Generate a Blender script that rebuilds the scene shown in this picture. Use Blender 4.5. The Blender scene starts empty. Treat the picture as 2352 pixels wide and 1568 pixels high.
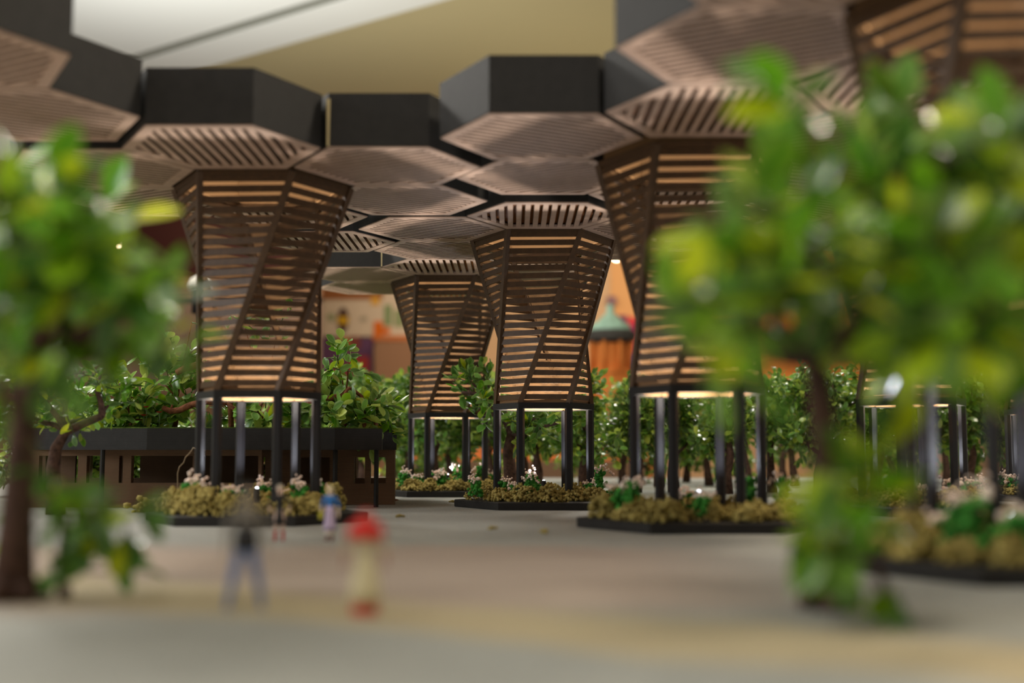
import bpy, math, random
import numpy as np
from mathutils import Vector, Matrix

# ------------------------------------------------------------------ camera, world, lights, exposure
S = bpy.context.scene
COL = S.collection
F_PX, V0, HC = 2775.0, 1034.3, 0.766           # focal length in px of a 2352 px frame, horizon row, lens height
PITCH = math.atan((V0 - 784.0) / F_PX)
cam_d = bpy.data.cameras.new('camera')
cam_d.sensor_width = 36.0
cam_d.lens = F_PX / 2352.0 * 36.0
cam_d.clip_start, cam_d.clip_end = 0.05, 600
cam_d.dof.use_dof = True
cam_d.dof.focus_distance = 17.2
cam_d.dof.aperture_fstop = (cam_d.lens / 1000.0) / 0.15
cam_d.dof.aperture_blades = 0
cam = bpy.data.objects.new('camera', cam_d)
COL.objects.link(cam)
cam.location = (0, 0, HC)
cam.rotation_euler = (math.pi / 2 + PITCH, 0, 0)
S.camera = cam

world = bpy.data.worlds.new('world')
S.world = world
world.use_nodes = True
bg = world.node_tree.nodes['Background']
bg.inputs[0].default_value = (1.0, 0.90, 0.78, 1)
bg.inputs[1].default_value = 0.27

S.view_settings.view_transform = 'Standard'
S.view_settings.look = 'None'
S.view_settings.exposure = 0.68
S.view_settings.gamma = 1.0
S.view_settings.use_curve_mapping = False


def area(name, loc, target, size, energy, color):
    l = bpy.data.lights.new(name, 'AREA')
    l.shape = 'RECTANGLE'
    l.size, l.size_y = size
    l.energy = energy
    l.color = color
    o = bpy.data.objects.new(name, l)
    COL.objects.link(o)
    o.location = loc
    o.rotation_euler = (Vector(target) - Vector(loc)).to_track_quat('-Z', 'Y').to_euler()
    return o


area('ceiling_panel_light', (-14, 14, 24.4), (0, 11, 0), (16, 16), 3900, (1.0, 0.97, 0.92))
area('ceiling_panel_light', (4, -4, 24.4), (0, 8, 0), (12, 8), 1700, (1.0, 0.92, 0.80))
area('added_side_fill', (-34, 2, 11), (0, 13, 3), (12, 9), 2600, (0.94, 0.98, 1.0))  # cool fill lamp added to lift the left-facing sides, no window there
area('track_light', (15, 16, 22), (3, 12, 1), (3, 3), 2400, (1.0, 0.88, 0.70))
area('track_light', (-18, 31, 19), (-4, 17, 1), (3, 3), 1900, (1.0, 0.96, 0.88))
area('track_light', (7, 42, 23), (4, 24, 1.5), (4, 3), 2300, (1.0, 0.95, 0.86))
area('gallery_light', (14, 88, 23.5), (22, 111, 6), (16, 5), 3300, (1.0, 0.77, 0.54))
area('gallery_light', (-14, 84, 23.5), (-10, 111, 6), (16, 5), 2300, (1.0, 0.86, 0.70))
area('ceiling_fill_light', (-16, 52, 13), (-12, 60, 25), (20, 10), 2500, (1.0, 0.99, 0.95))  # this and the next: fill lamps added to brighten the ceiling
area('ceiling_fill_light', (8, 70, 10), (0, 78, 25), (22, 8), 700, (1.0, 0.90, 0.66))


# ------------------------------------------------------------------ helpers
def px(x, y, depth):
    """point of the photograph's column x, row y at forward distance depth"""
    c, s = math.cos(PITCH), math.sin(PITCH)
    u, v = (x - 1176.0) / F_PX, (784.0 - y) / F_PX
    # camera: forward (0,c,s), up (0,-s,c)
    k = depth / (c - v * s)
    return Vector((u * k, (c - v * s) * k, HC + (s + v * c) * k))


def lin(r, g, b):
    f = lambda c: ((c / 255.0 + 0.055) / 1.055) ** 2.4 if c > 10.3 else c / 255.0 / 12.92
    return (f(r), f(g), f(b), 1.0)


def link(o):
    COL.objects.link(o)
    return o


def mesh(name, v, f, mat=None, smooth=False):
    m = bpy.data.meshes.new(name)
    m.from_pydata([tuple(p) for p in v], [], [tuple(q) for q in f])
    m.update()
    if mat:
        for q in (mat if isinstance(mat, (list, tuple)) else [mat]):
            m.materials.append(q)
    if smooth:
        m.polygons.foreach_set('use_smooth', [True] * len(m.polygons))
    return m


def np_mesh(name, V, Q, mat, smooth=True):
    """V (n,3), Q (m,k) arrays"""
    m = bpy.data.meshes.new(name)
    m.vertices.add(len(V))
    m.vertices.foreach_set('co', np.ascontiguousarray(V, dtype=np.float32).ravel())
    k = Q.shape[1]
    m.loops.add(Q.size)
    m.loops.foreach_set('vertex_index', Q.astype(np.int32).ravel())
    m.polygons.add(len(Q))
    m.polygons.foreach_set('loop_start', np.arange(0, Q.size, k, dtype=np.int32))
    m.update(calc_edges=True)
    if smooth:
        m.polygons.foreach_set('use_smooth', [True] * len(Q))
    m.materials.append(mat)
    return m


def ob(name, me, parent=None, loc=None, rot=None, scale=None):
    o = link(bpy.data.objects.new(name, me))
    if parent:
        o.parent = parent
    if loc is not None:
        o.location = loc
    if rot is not None:
        o.rotation_euler = rot
    if scale is not None:
        o.scale = scale
    return o


def tag(o, label, cat, group=None, kind=None):
    o['label'] = label
    o['category'] = cat
    if group:
        o['group'] = group
    if kind:
        o['kind'] = kind
    return o


def thing(name, label, cat, loc=(0, 0, 0), rz=0, group=None):
    o = link(bpy.data.objects.new(name, None))
    o.empty_display_size = 0.05
    o.location = loc
    o.rotation_euler = (0, 0, rz)
    o['kind'] = 'thing'
    return tag(o, label, cat, group)


def dup(root, loc, rz, label, group=None):
    r = link(root.copy())
    r.location = loc
    r.rotation_euler = (0, 0, rz)
    r['label'] = label
    if group:
        r['group'] = group
    for ch in root.children:
        c = link(ch.copy())
        c.parent = r
        for g in ch.children:
            d = link(g.copy())
            d.parent = c
    return r


class MB:
    """collects boxes, prisms and tubes into one mesh"""
    def __init__(s):
        s.v, s.f = [], []

    def add(s, v, f):
        n = len(s.v)
        s.v += [tuple(p) for p in v]
        s.f += [tuple(i + n for i in q) for q in f]

    def box(s, x0, x1, y0, y1, z0, z1):
        s.add([(x0, y0, z0), (x1, y0, z0), (x1, y1, z0), (x0, y1, z0), (x0, y0, z1), (x1, y0, z1), (x1, y1, z1), (x0, y1, z1)],
              [(3, 2, 1, 0), (4, 5, 6, 7), (0, 1, 5, 4), (1, 2, 6, 5), (2, 3, 7, 6), (3, 0, 4, 7)])

    def prism(s, poly, z0, z1, inset=0.0):
        n = len(poly)
        cx = sum(p[0] for p in poly) / n
        cy = sum(p[1] for p in poly) / n
        rings = [(z0, 1.0), (z1, 1.0)]
        if inset:
            rings = [(z0, 1 - inset), (z0 + inset * 0.6, 1.0), (z1 - inset * 0.6, 1.0), (z1, 1 - inset)]
        v, f = [], []
        for z, k in rings:
            v += [(cx + (p[0] - cx) * k, cy + (p[1] - cy) * k, z) for p in poly]
        for r in range(len(rings) - 1):
            for i in range(n):
                j = (i + 1) % n
                f.append((r * n + i, r * n + j, (r + 1) * n + j, (r + 1) * n + i))
        f.append(tuple(reversed(range(n))))
        f.append(tuple(range((len(rings) - 1) * n, len(rings) * n)))
        s.add(v, f)

    def ring(s, outer, inner, z0, z1):
        n = len(outer)
        v = [(*p, z0) for p in outer] + [(*p, z1) for p in outer] + [(*p, z0) for p in inner] + [(*p, z1) for p in inner]
        f = []
        for i in range(n):
            j = (i + 1) % n
            f += [(i, j, n + j, n + i), (2 * n + j, 2 * n + i, 3 * n + i, 3 * n + j), (n + i, n + j, 3 * n + j, 3 * n + i), (j, i, 2 * n + i, 2 * n + j)]
        s.add(v, f)

    def bar(s, a, b, side, up, w, h):
        """box from a to b; side / up unit vectors, full width w and height h"""
        a, b = Vector(a), Vector(b)
        v = []
        for p in (a, b):
            for k, l in ((-1, -1), (1, -1), (1, 1), (-1, 1)):
                v.append(p + side * (k * w / 2) + up * (l * h / 2))
        s.add(v, [(3, 2, 1, 0), (4, 5, 6, 7), (0, 1, 5, 4), (1, 2, 6, 5), (2, 3, 7, 6), (3, 0, 4, 7)])

    def tube(s, pts, radii, n=8):
        pts = [Vector(p) for p in pts]
        if not isinstance(radii, (list, tuple)):
            radii = [radii] * len(pts)
        v, f = [], []
        ref = Vector((0.3, 1, 0.2)).normalized()
        for i, p in enumerate(pts):
            d = (pts[min(i + 1, len(pts) - 1)] - pts[max(i - 1, 0)])
            d = d.normalized() if d.length > 1e-9 else Vector((0, 0, 1))
            a = d.cross(ref)
            if a.length < 0.1:
                a = d.cross(Vector((1, 0, 0)))
            a.normalize()
            b = d.cross(a)
            for k in range(n):
                t = 2 * math.pi * k / n
                v.append(p + (a * math.cos(t) + b * math.sin(t)) * radii[i])
        m = len(pts)
        for i in range(m - 1):
            for k in range(n):
                l = (k + 1) % n
                f.append((i * n + k, i * n + l, (i + 1) * n + l, (i + 1) * n + k))
        f.append(tuple(reversed(range(n))))
        f.append(tuple(range((m - 1) * n, m * n)))
        s.add(v, f)

    def lathe(s, prof, n=16, cx=0, cy=0, sx=1, sy=1):
        v, f = [], []
        for r, z in prof:
            for k in range(n):
                t = 2 * math.pi * k / n
                v.append((cx + r * sx * math.cos(t), cy + r * sy * math.sin(t), z))
        for i in range(len(prof) - 1):
            for k in range(n):
                l = (k + 1) % n
                f.append((i * n + k, i * n + l, (i + 1) * n + l, (i + 1) * n + k))
        f.append(tuple(reversed(range(n))))
        f.append(tuple(range((len(prof) - 1) * n, len(prof) * n)))
        s.add(v, f)

    def me(s, name, mat, smooth=False):
        return mesh(name, s.v, s.f, mat, smooth)

    def build(s, name, mat, parent=None, smooth=False, loc=None):
        return ob(name, s.me(name, mat, smooth), parent, loc)


def hexa(r, cx=0.0, cy=0.0, off=0.0):
    return [(cx + r * math.cos(math.radians(60 * k + off)), cy + r * math.sin(math.radians(60 * k + off))) for k in range(6)]


# ------------------------------------------------------------------ materials
def material(name, base, rough=0.6, spec=0.5, noise=0.0, nscale=20.0, base2=None, bump=0.0, bscale=60.0, layers=0.0, coat=0.0, emit=None, estr=0.0):
    m = bpy.data.materials.new(name)
    m.use_nodes = True
    nt = m.node_tree
    N, L = nt.nodes, nt.links
    p = N['Principled BSDF']
    p.inputs['Base Color'].default_value = base
    p.inputs['Roughness'].default_value = rough
    p.inputs['Specular IOR Level'].default_value = spec
    if coat:
        p.inputs['Coat Weight'].default_value = coat
        p.inputs['Coat Roughness'].default_value = 0.15
    tc = N.new('ShaderNodeTexCoord')
    if noise or base2:
        nz = N.new('ShaderNodeTexNoise')
        nz.inputs['Scale'].default_value = nscale
        nz.inputs['Detail'].default_value = 5
        L.new(tc.outputs['Object'], nz.inputs['Vector'])
        mx = N.new('ShaderNodeMix')
        mx.data_type = 'RGBA'
        rm = N.new('ShaderNodeMapRange')
        rm.inputs[1].default_value, rm.inputs[2].default_value = 0.3, 0.7
        L.new(nz.outputs['Fac'], rm.inputs[0])
        L.new(rm.outputs[0], mx.inputs['Factor'])
        b2 = base2 or tuple(c * (1 - noise) for c in base[:3]) + (1,)
        mx.inputs['A'].default_value = base
        mx.inputs['B'].default_value = b2
        L.new(mx.outputs['Result'], p.inputs['Base Color'])
    if bump or layers:
        h = None
        bp = N.new('ShaderNodeBump')
        if bump:
            n2 = N.new('ShaderNodeTexNoise')
            n2.inputs['Scale'].default_value = bscale
            n2.inputs['Detail'].default_value = 4
            L.new(tc.outputs['Object'], n2.inputs['Vector'])
            h = n2.outputs['Fac']
        if layers:                                    # 3D-print layer lines
            w = N.new('ShaderNodeTexWave')
            w.wave_type, w.bands_direction = 'BANDS', 'Z'
            w.inputs['Scale'].default_value = layers
            w.inputs['Distortion'].default_value = 0.6
            w.inputs['Detail'].default_value = 2
            L.new(tc.outputs['Object'], w.inputs['Vector'])
            h = w.outputs['Fac']
        bp.inputs['Strength'].default_value = bump or 0.25
        bp.inputs['Distance'].default_value = 0.02
        L.new(h, bp.inputs['Height'])
        L.new(bp.outputs['Normal'], p.inputs['Normal'])
    if emit:
        p.inputs['Emission Color'].default_value = emit
        p.inputs['Emission Strength'].default_value = estr
    return m


def leaf_material(name, single, dark, mid, light, rim):
    m = bpy.data.materials.new(name)
    m.use_nodes = True
    N, L = m.node_tree.nodes, m.node_tree.links
    p = N['Principled BSDF']
    p.inputs['Roughness'].default_value = 0.26
    p.inputs['Specular IOR Level'].default_value = 0.55
    if single:
        rnd = N.new('ShaderNodeObjectInfo').outputs['Random']
    else:
        rnd = N.new('ShaderNodeNewGeometry').outputs['Random Per Island']
    cr = N.new('ShaderNodeValToRGB')
    e = cr.color_ramp.elements
    e[0].position, e[0].color = 0.0, dark
    e[1].position, e[1].color = 1.0, light
    x = cr.color_ramp.elements.new(0.55)
    x.color = mid
    L.new(rnd, cr.inputs[0])
    at = N.new('ShaderNodeAttribute')
    at.attribute_name = 'rim'
    mx = N.new('ShaderNodeMix')
    mx.data_type = 'RGBA'
    ml = N.new('ShaderNodeMath')
    ml.operation = 'MULTIPLY'
    L.new(at.outputs['Fac'], ml.inputs[0])
    ml.inputs[1].default_value = 0.42
    L.new(ml.outputs[0], mx.inputs['Factor'])
    L.new(cr.outputs['Color'], mx.inputs['A'])
    mx.inputs['B'].default_value = rim
    L.new(mx.outputs['Result'], p.inputs['Base Color'])
    tr = N.new('ShaderNodeBsdfTranslucent')
    L.new(mx.outputs['Result'], tr.inputs['Color'])
    ms = N.new('ShaderNodeMixShader')
    ms.inputs[0].default_value = 0.28
    L.new(p.outputs[0], ms.inputs[1])
    L.new(tr.outputs[0], ms.inputs[2])
    L.new(ms.outputs[0], N['Material Output'].inputs['Surface'])
    return m


M = {}
M['black'] = material('black_print', lin(42, 40, 38), 0.6, 0.2, noise=0.25, nscale=9, layers=26)
M['leg'] = material('black_leg_print', lin(35, 34, 36), 0.44, 0.25, layers=30)
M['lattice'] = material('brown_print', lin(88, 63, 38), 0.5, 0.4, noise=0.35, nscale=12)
M['soffit'] = material('brown_panel_print', lin(202, 170, 150), 0.55, 0.35, noise=0.2, nscale=7)
M['recess'] = material('brown_recess', lin(176, 106, 46), 0.6, 0.3, noise=0.3, nscale=5)
M['liner'] = material('tan_lining', lin(138, 104, 70), 0.6, 0.3)
M['seam'] = material('tan_seam', lin(190, 172, 128), 0.6, 0.3)
M['moss'] = material('moss', lin(186, 170, 104), 0.95, 0.1, base2=lin(112, 96, 44), nscale=7)
M['fgreen'] = material('foam_green', lin(84, 160, 66), 0.9, 0.1, base2=lin(36, 92, 38), nscale=14)
M['fpink'] = material('foam_pink', lin(232, 198, 182), 0.9, 0.1, base2=lin(244, 232, 218), nscale=16)
M['bark'] = material('bark', lin(104, 78, 66), 0.85, 0.2, base2=lin(60, 44, 38), nscale=14, bump=0.7, bscale=30)
M['redbark'] = material('red_brown_bark', lin(150, 96, 66), 0.85, 0.2, base2=lin(92, 54, 36), nscale=14, bump=0.7, bscale=30)
M['stem'] = material('green_stem', lin(70, 92, 48), 0.5, 0.4)
M['wallbrown'] = material('brown_wall_print', lin(112, 84, 60), 0.6, 0.3, noise=0.2, nscale=3, layers=18)
M['led'] = material('led_lens', lin(230, 230, 235), 0.2, 0.5, emit=(0.85, 0.9, 1.0, 1), estr=6)
M['leaf'] = leaf_material('leaf_plastic', True, lin(18, 66, 12), lin(82, 162, 20), lin(222, 224, 22), lin(180, 206, 70))
M['leafpale'] = leaf_material('leaf_plastic_pale', True, lin(40, 100, 34), lin(112, 166, 62), lin(206, 216, 90), lin(206, 222, 140))
M['leafmass'] = leaf_material('leaf_plastic_mass', False, lin(24, 72, 20), lin(76, 140, 40), lin(182, 200, 70), lin(196, 212, 116))
M['leafdark'] = leaf_material('leaf_plastic_deep', True, lin(24, 68, 24), lin(62, 124, 42), lin(130, 176, 70), lin(170, 200, 110))


# ------------------------------------------------------------------ the setting
def ground_material():
    m = bpy.data.materials.new('ground_paper')
    m.use_nodes = True
    N, L = m.node_tree.nodes, m.node_tree.links
    p = N['Principled BSDF']
    p.inputs['Roughness'].default_value = 0.8
    tc = N.new('ShaderNodeTexCoord')
    sep = N.new('ShaderNodeSeparateXYZ')
    L.new(tc.outputs['Object'], sep.inputs[0])

    def noise(scale, detail, sx=1.0, sy=1.0):
        mp = N.new('ShaderNodeMapping')
        mp.inputs['Scale'].default_value = (sx, sy, 1)
        L.new(tc.outputs['Object'], mp.inputs[0])
        n = N.new('ShaderNodeTexNoise')
        n.inputs['Scale'].default_value = scale
        n.inputs['Detail'].default_value = detail
        L.new(mp.outputs[0], n.inputs['Vector'])
        return n.outputs['Fac']

    def math_(op, a, b):
        n = N.new('ShaderNodeMath')
        n.operation = op
        for i, q in enumerate((a, b)):
            if isinstance(q, (int, float)):
                n.inputs[i].default_value = q
            else:
                L.new(q, n.inputs[i])
        return n.outputs[0]

    def smooth(x, a, b):
        n = N.new('ShaderNodeMapRange')
        n.interpolation_type = 'SMOOTHSTEP'
        L.new(x, n.inputs[0])
        n.inputs[1].default_value, n.inputs[2].default_value = a, b
        return n.outputs[0]

    def mix(f, a, b):
        n = N.new('ShaderNodeMix')
        n.data_type = 'RGBA'
        L.new(f, n.inputs['Factor'])
        for k, q in (('A', a), ('B', b)):
            if isinstance(q, tuple):
                n.inputs[k].default_value = q
            else:
                L.new(q, n.inputs[k])
        return n.outputs['Result']

    wob = math_('MULTIPLY', math_('SUBTRACT', noise(0.6, 3), 0.5), 1.1)
    X, Y = sep.outputs[0], math_('ADD', sep.outputs[1], wob)
    # yellowish sand band crossing the front of the plaza (y falls towards the right)
    yb = math_('ADD', Y, math_('MULTIPLY', X, 0.55))
    band = math_('MULTIPLY', smooth(yb, 4.75, 5.1), math_('SUBTRACT', 1.0, smooth(yb, 5.7, 6.3)))
    # pinkish sand field behind it, left and centre
    fx = math_('SUBTRACT', 1.0, smooth(X, 0.6, 2.2))
    field = math_('MULTIPLY', math_('MULTIPLY', smooth(Y, 5.5, 6.2), math_('SUBTRACT', 1.0, smooth(Y, 9.2, 10.4))), fx)
    grey = mix(noise(3, 5), lin(172, 172, 164), lin(150, 150, 142))
    sand = mix(noise(2.4, 5, 0.5, 2.0), lin(192, 174, 156), lin(150, 132, 120))
    yel = mix(noise(2.5, 5, 0.5, 2.0), lin(200, 184, 146), lin(170, 153, 120))
    c = mix(field, grey, sand)
    c = mix(band, c, yel)
    grain = smooth(noise(42, 4), 0.35, 0.75)
    g2 = N.new('ShaderNodeMix')
    g2.data_type = 'RGBA'
    g2.blend_type = 'MULTIPLY'
    g2.inputs['Factor'].default_value = 0.35
    L.new(c, g2.inputs['A'])
    cc = N.new('ShaderNodeCombineColor')
    for i in range(3):
        L.new(grain, cc.inputs[i])
    L.new(cc.outputs[0], g2.inputs['B'])
    L.new(g2.outputs['Result'], p.inputs['Base Color'])
    bp = N.new('ShaderNodeBump')
    bp.inputs['Strength'].default_value = 0.3
    bp.inputs['Distance'].default_value = 0.02
    L.new(noise(50, 4), bp.inputs['Height'])
    L.new(bp.outputs['Normal'], p.inputs['Normal'])
    return m


def struct(name, mb, mat, label=None):
    o = mb.build(name, mat)
    o['kind'] = 'structure'
    return o


b = MB(); b.box(-16, 18, -3, 34, -0.5, 0.0)
struct('ground', b, ground_material())
b = MB(); b.box(-90, 90, -20, 116, -13.6, -13)
struct('floor', b, material('carpet', lin(92, 78, 66), 0.95, 0.1, noise=0.3, nscale=0.4))
for x0, x1, y0, y1 in ((-15, -14, -2, -1), (16, 17, -2, -1), (-15, -14, 32, 33), (16, 17, 32, 33)):
    pass
b = MB(); b.box(-15, 17, -2, 33, -13.0, -0.5)
o = b.build('display_plinth', material('plinth_paint', lin(70, 60, 52), 0.6))
tag(o, 'plain dark plinth carrying the model plaza', 'plinth', kind='thing')

wall_tan = material('gallery_paint', lin(196, 160, 122), 0.8, 0.2, noise=0.06, nscale=0.2)
b = MB(); b.box(-90, 90, 112, 113, -13, 27)
struct('wall_back', b, wall_tan)

# ceiling: beige plane, white dropped soffit with a grey strip painted for the reveal's shade and a white edge band
ceil_beige = material('ceiling_beige', lin(196, 184, 142), 0.85, 0.2)
ceil_white = material('ceiling_white', lin(240, 242, 236), 0.8, 0.2)
b = MB(); b.box(-90, 90, -6, 112, 25.6, 26.2)
struct('ceiling', b, ceil_beige)


def on_plane(x, y, z):
    p1 = px(x, y, 1.0)
    d = p1 - Vector((0, 0, HC))
    return Vector((0, 0, HC)) + d * ((z - HC) / d.z)


ZC = 25.0
e1, e2 = on_plane(500, 148, ZC), on_plane(1010, 4, ZC)
dr = (e2 - e1).normalized()
nl = Vector((-dr.y, dr.x, 0))
if nl.y > 0:
    nl = -nl
g1, g2_ = on_plane(320, 141, ZC), on_plane(835, 0, ZC)
wid = abs((g1 - e1).dot(nl))
a0, a1 = e1 - dr * 70, e1 + dr * 60


def strip_poly(d0, d1):
    return [tuple((a0 + nl * d0)[:2]), tuple((a1 + nl * d0)[:2]), tuple((a1 + nl * d1)[:2]), tuple((a0 + nl * d1)[:2])]


b = MB(); b.prism(strip_poly(0, wid), ZC, 25.62)
struct('trim_1', b, ceil_white)
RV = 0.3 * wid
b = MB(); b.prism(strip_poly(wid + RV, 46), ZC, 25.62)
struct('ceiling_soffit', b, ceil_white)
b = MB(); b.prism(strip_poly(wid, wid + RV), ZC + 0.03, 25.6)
struct('trim_2', b, material('reveal_shade_grey', lin(150, 152, 142), 0.8))  # flush strip, the gap's shade is put into its grey


# ------------------------------------------------------------------ canopy panels (hexagonal cells)
WALL_H = 0.53
cell0 = thing('canopy_panel', '', 'canopy panel', group=None)
b = MB(); b.ring(hexa(0.985), hexa(0.95), 0.0, WALL_H)
b.prism(hexa(0.951), WALL_H - 0.05, WALL_H - 0.01)
b.build('shell', M['black'], cell0)
b = MB(); b.ring(hexa(0.972), hexa(0.855), -0.012, 0.03)
b.build('soffit_frame', M['soffit'], cell0)
b = MB(); b.prism(hexa(0.948), 0.051, 0.08)
b.build('backing', M['recess'], cell0)
PITCH_S, W_S = 0.1075, 0.064
RI = 0.868
for i in range(-7, 8):
    xc = i * PITCH_S
    x0, x1 = xc - W_S / 2, xc + W_S / 2

    def hy(x):
        x = abs(x)
        return RI * math.sqrt(3) / 2 if x < RI / 2 else (RI - x) * math.sqrt(3)
    v = [(x0, -hy(x0), 0), (x1, -hy(x1), 0), (x1, hy(x1), 0), (x0, hy(x0), 0)]
    if min(hy(x0), hy(x1)) < 0.02:
        continue
    v8 = [(p[0], p[1], -0.006) for p in v] + [(p[0], p[1], 0.05) for p in v]
    ob('slat', mesh('slat', v8, [(3, 2, 1, 0), (4, 5, 6, 7), (0, 1, 5, 4), (1, 2, 6, 5), (2, 3, 7, 6), (3, 0, 4, 7)], [M['soffit'], M['lattice']]), cell0).data.polygons.foreach_set('material_index', [0, 1, 1, 1, 1, 1])  # sides darker than the underside: groove shade put into the colour

COLS = {   # x, y, canopy height, turn, description
    'A': (-2.805, 13.386, 3.725, 'the column beside the brown building'),
    'C': (0.436, 16.703, 3.70, 'the middle lattice column'),
    'D': (-1.11, 21.017, 3.72, 'the farthest lattice column'),
    'E': (1.878, 12.246, 3.77, 'the column behind the leafy right tree'),
    'F': (3.256, 7.951, 3.77, 'the huge near cut-off column'),
    'G': (5.03, 15.24, 3.75, 'the column showing legs under the right tree'),
    'H': (8.36, 18.85, 3.75, 'the column at the right edge'),
    'I': (-5.87, 9.92, 3.80, 'the unseen column beyond the left edge'),
}
DIRS = {'front': (0, -1.732), 'front-right': (1.5, -0.866), 'back-right': (1.5, 0.866), 'back': (0, 1.732), 'back-left': (-1.5, 0.866), 'front-left': (-1.5, -0.866)}
ROT = {'front': 0, 'front-right': 60, 'back-right': 120, 'back': 180, 'back-left': 240, 'front-left': 300}
SHIFT = {('A', 'front'): (-0.07, 0), ('E', 'front-left'): (-0.09, 0.08), ('G', 'front-left'): (-0.12, 0.45), ('G', 'back-left'): (-0.05, 0.45)}
cells = []
for c, (x, y, z, d) in COLS.items():
    for k, (dx, dy) in DIRS.items():
        if c == 'I' and k not in ('back-right', 'front-right'):
            continue
        if c == 'H' and k not in ('front-left', 'back-left', 'front'):
            continue
        if c == 'F' and k in ('front-right', 'front'):
            continue
        sx, sy = SHIFT.get((c, k), (0, 0))
        cells.append([c, k, Vector((x + dx + sx, y + dy + sy, z)), d])
cells.append(['X', 'back', Vector((-2.62, 16.86, 3.70)), ''])
fixed = [Vector((v[0], v[1], 0)) for c, v in COLS.items() if c != 'I']
for it in range(60):                       # neighbouring prints may not overlap: push panels apart to their own width
    for i in range(len(cells)):
        p = cells[i][2]
        for q in fixed:
            e = Vector((p.x - q.x, p.y - q.y, 0))
            if e.length < 1.72:
                s = e.normalized() * (1.72 - e.length) * 0.5
                p.x += s.x; p.y += s.y
        for j in range(i):
            q = cells[j][2]
            e = Vector((p.x - q.x, p.y - q.y, 0))
            if 0 < e.length < 1.72:
                s = e.normalized() * (1.72 - e.length) * 0.35
                p.x += s.x; p.y += s.y; q.x -= s.x; q.y -= s.y
first = True
for c, k, p, d in cells:
    lab = 'canopy panel on the %s side of %s' % (k, d)
    if c == 'X':
        lab = 'slotted canopy panel joining the left, middle and farthest columns'
    if c == 'I':
        lab = {'back-right': 'brown slotted canopy panel above the left tree, its rear tip nearest the column',
               'front-right': 'cropped canopy panel in the upper left corner, tan underside'}[k]
    if first:
        r = cell0; r.location = p; r.rotation_euler = (0, 0, math.radians(ROT[k])); r['label'] = lab; first = False
    else:
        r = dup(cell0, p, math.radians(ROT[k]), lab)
    r['group'] = 'hexagonal canopy panels'
    if (c, k) in (('A', 'front-right'), ('D', 'front')):
        # a pale strip of printed seam left standing at the panel's front corner
        a = {'front-right': -180 + 60, 'front-left': -60 , 'front': 180}[k]
        sx, sy = 0.985 * math.cos(math.radians(a)), 0.985 * math.sin(math.radians(a))
        b = MB(); b.tube([(sx, sy, 0.0), (sx, sy, 0.47)], [0.012, 0.02], 8)
        s = b.build('seam_strip', M['seam'], r)
        s.matrix_parent_inverse = Matrix.Rotation(-math.radians(ROT[k]), 4, 'Z')

# ------------------------------------------------------------------ lattice columns
R1, ZB, ZT, R2 = 0.65, 1.402, 3.70, 0.985
col0 = thing('lattice_tower', '', 'lattice column')
b = MB(); b.prism(hexa(1.228), 0.0, 0.10, inset=0.012)
b.build('base_slab', M['black'], col0)
b = MB()
pr = [(0.054 * math.cos(math.radians(60 * k)), 0.054 * math.sin(math.radians(60 * k))) for k in range(6)]
b.prism(pr, 0.10, 1.33)
legm = b.me('leg', M['leg'])
for k in range(6):
    a = math.radians(60 * k)
    ob('leg', legm, col0, (0.64 * math.cos(a), 0.64 * math.sin(a), 0), (0, 0, a))
b = MB(); b.ring(hexa(0.70), hexa(0.625), 1.322, 1.405)
b.build('ring_frame', M['black'], col0)
b = MB(); b.ring(hexa(0.6245), hexa(0.60), 1.335, 1.44)
b.build('ring_lining', M['liner'], col0)


def strut_pt(k, t):
    a0, a1 = math.radians(60 * k), math.radians(60 * (k + 1))
    p0 = Vector((R1 * math.cos(a0), R1 * math.sin(a0), ZB))
    p1 = Vector((R2 * math.cos(a1), R2 * math.sin(a1), ZT))
    return p0.lerp(p1, t)


b = MB()
p0, p1 = strut_pt(0, 0), strut_pt(0, 1)
rad = Vector((math.cos(math.radians(30)), math.sin(math.radians(30)), 0))
dd = (p1 - p0).normalized()
tang = dd.cross(rad).normalized()
rad = tang.cross(dd).normalized()
b.bar(p0 - dd * 0.02, p1, tang, rad, 0.07, 0.06)
strm = b.me('strut', M['lattice'])
for k in range(6):
    ob('strut', strm, col0, rot=(0, 0, math.radians(60 * k)))
NS = 21
for i in range(NS):
    t = (i + 0.75) / (NS + 0.4)
    a, c = strut_pt(0, t), strut_pt(1, t)
    e = (c - a)
    side = Vector((e.y, -e.x, 0)).normalized()
    u = e.normalized()
    b = MB()
    b.bar(a + u * 0.02, c - u * 0.02, side, Vector((0, 0, 1)), 0.026, 0.071)
    me = b.me('slat', M['lattice'])
    for k in range(6):
        ob('slat', me, col0, rot=(0, 0, math.radians(60 * k)))
b = MB(); b.ring(hexa(0.995), hexa(0.93), ZT - 0.035, ZT + 0.03)
b.build('top_ring', M['lattice'], col0)
b = MB(); b.ring(hexa(0.93), hexa(0.91), ZT, ZT + 0.5)
b.build('shaft_lining', M['liner'], col0)
b = MB(); b.lathe([(0.09, 0.10), (0.09, 0.14), (0.04, 0.16), (0.03, 0.34), (0.03, 0.355)], 16)
lh = b.build('lamp_housing', M['black'], col0)
b = MB(); b.lathe([(0.018, 0.355), (0.018, 0.36), (0.008, 0.366)], 16)
b.build('lamp_lens', M['led'], lh)
roots = {}
order = ['E', 'A', 'C', 'D', 'F', 'G', 'H']
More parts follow.
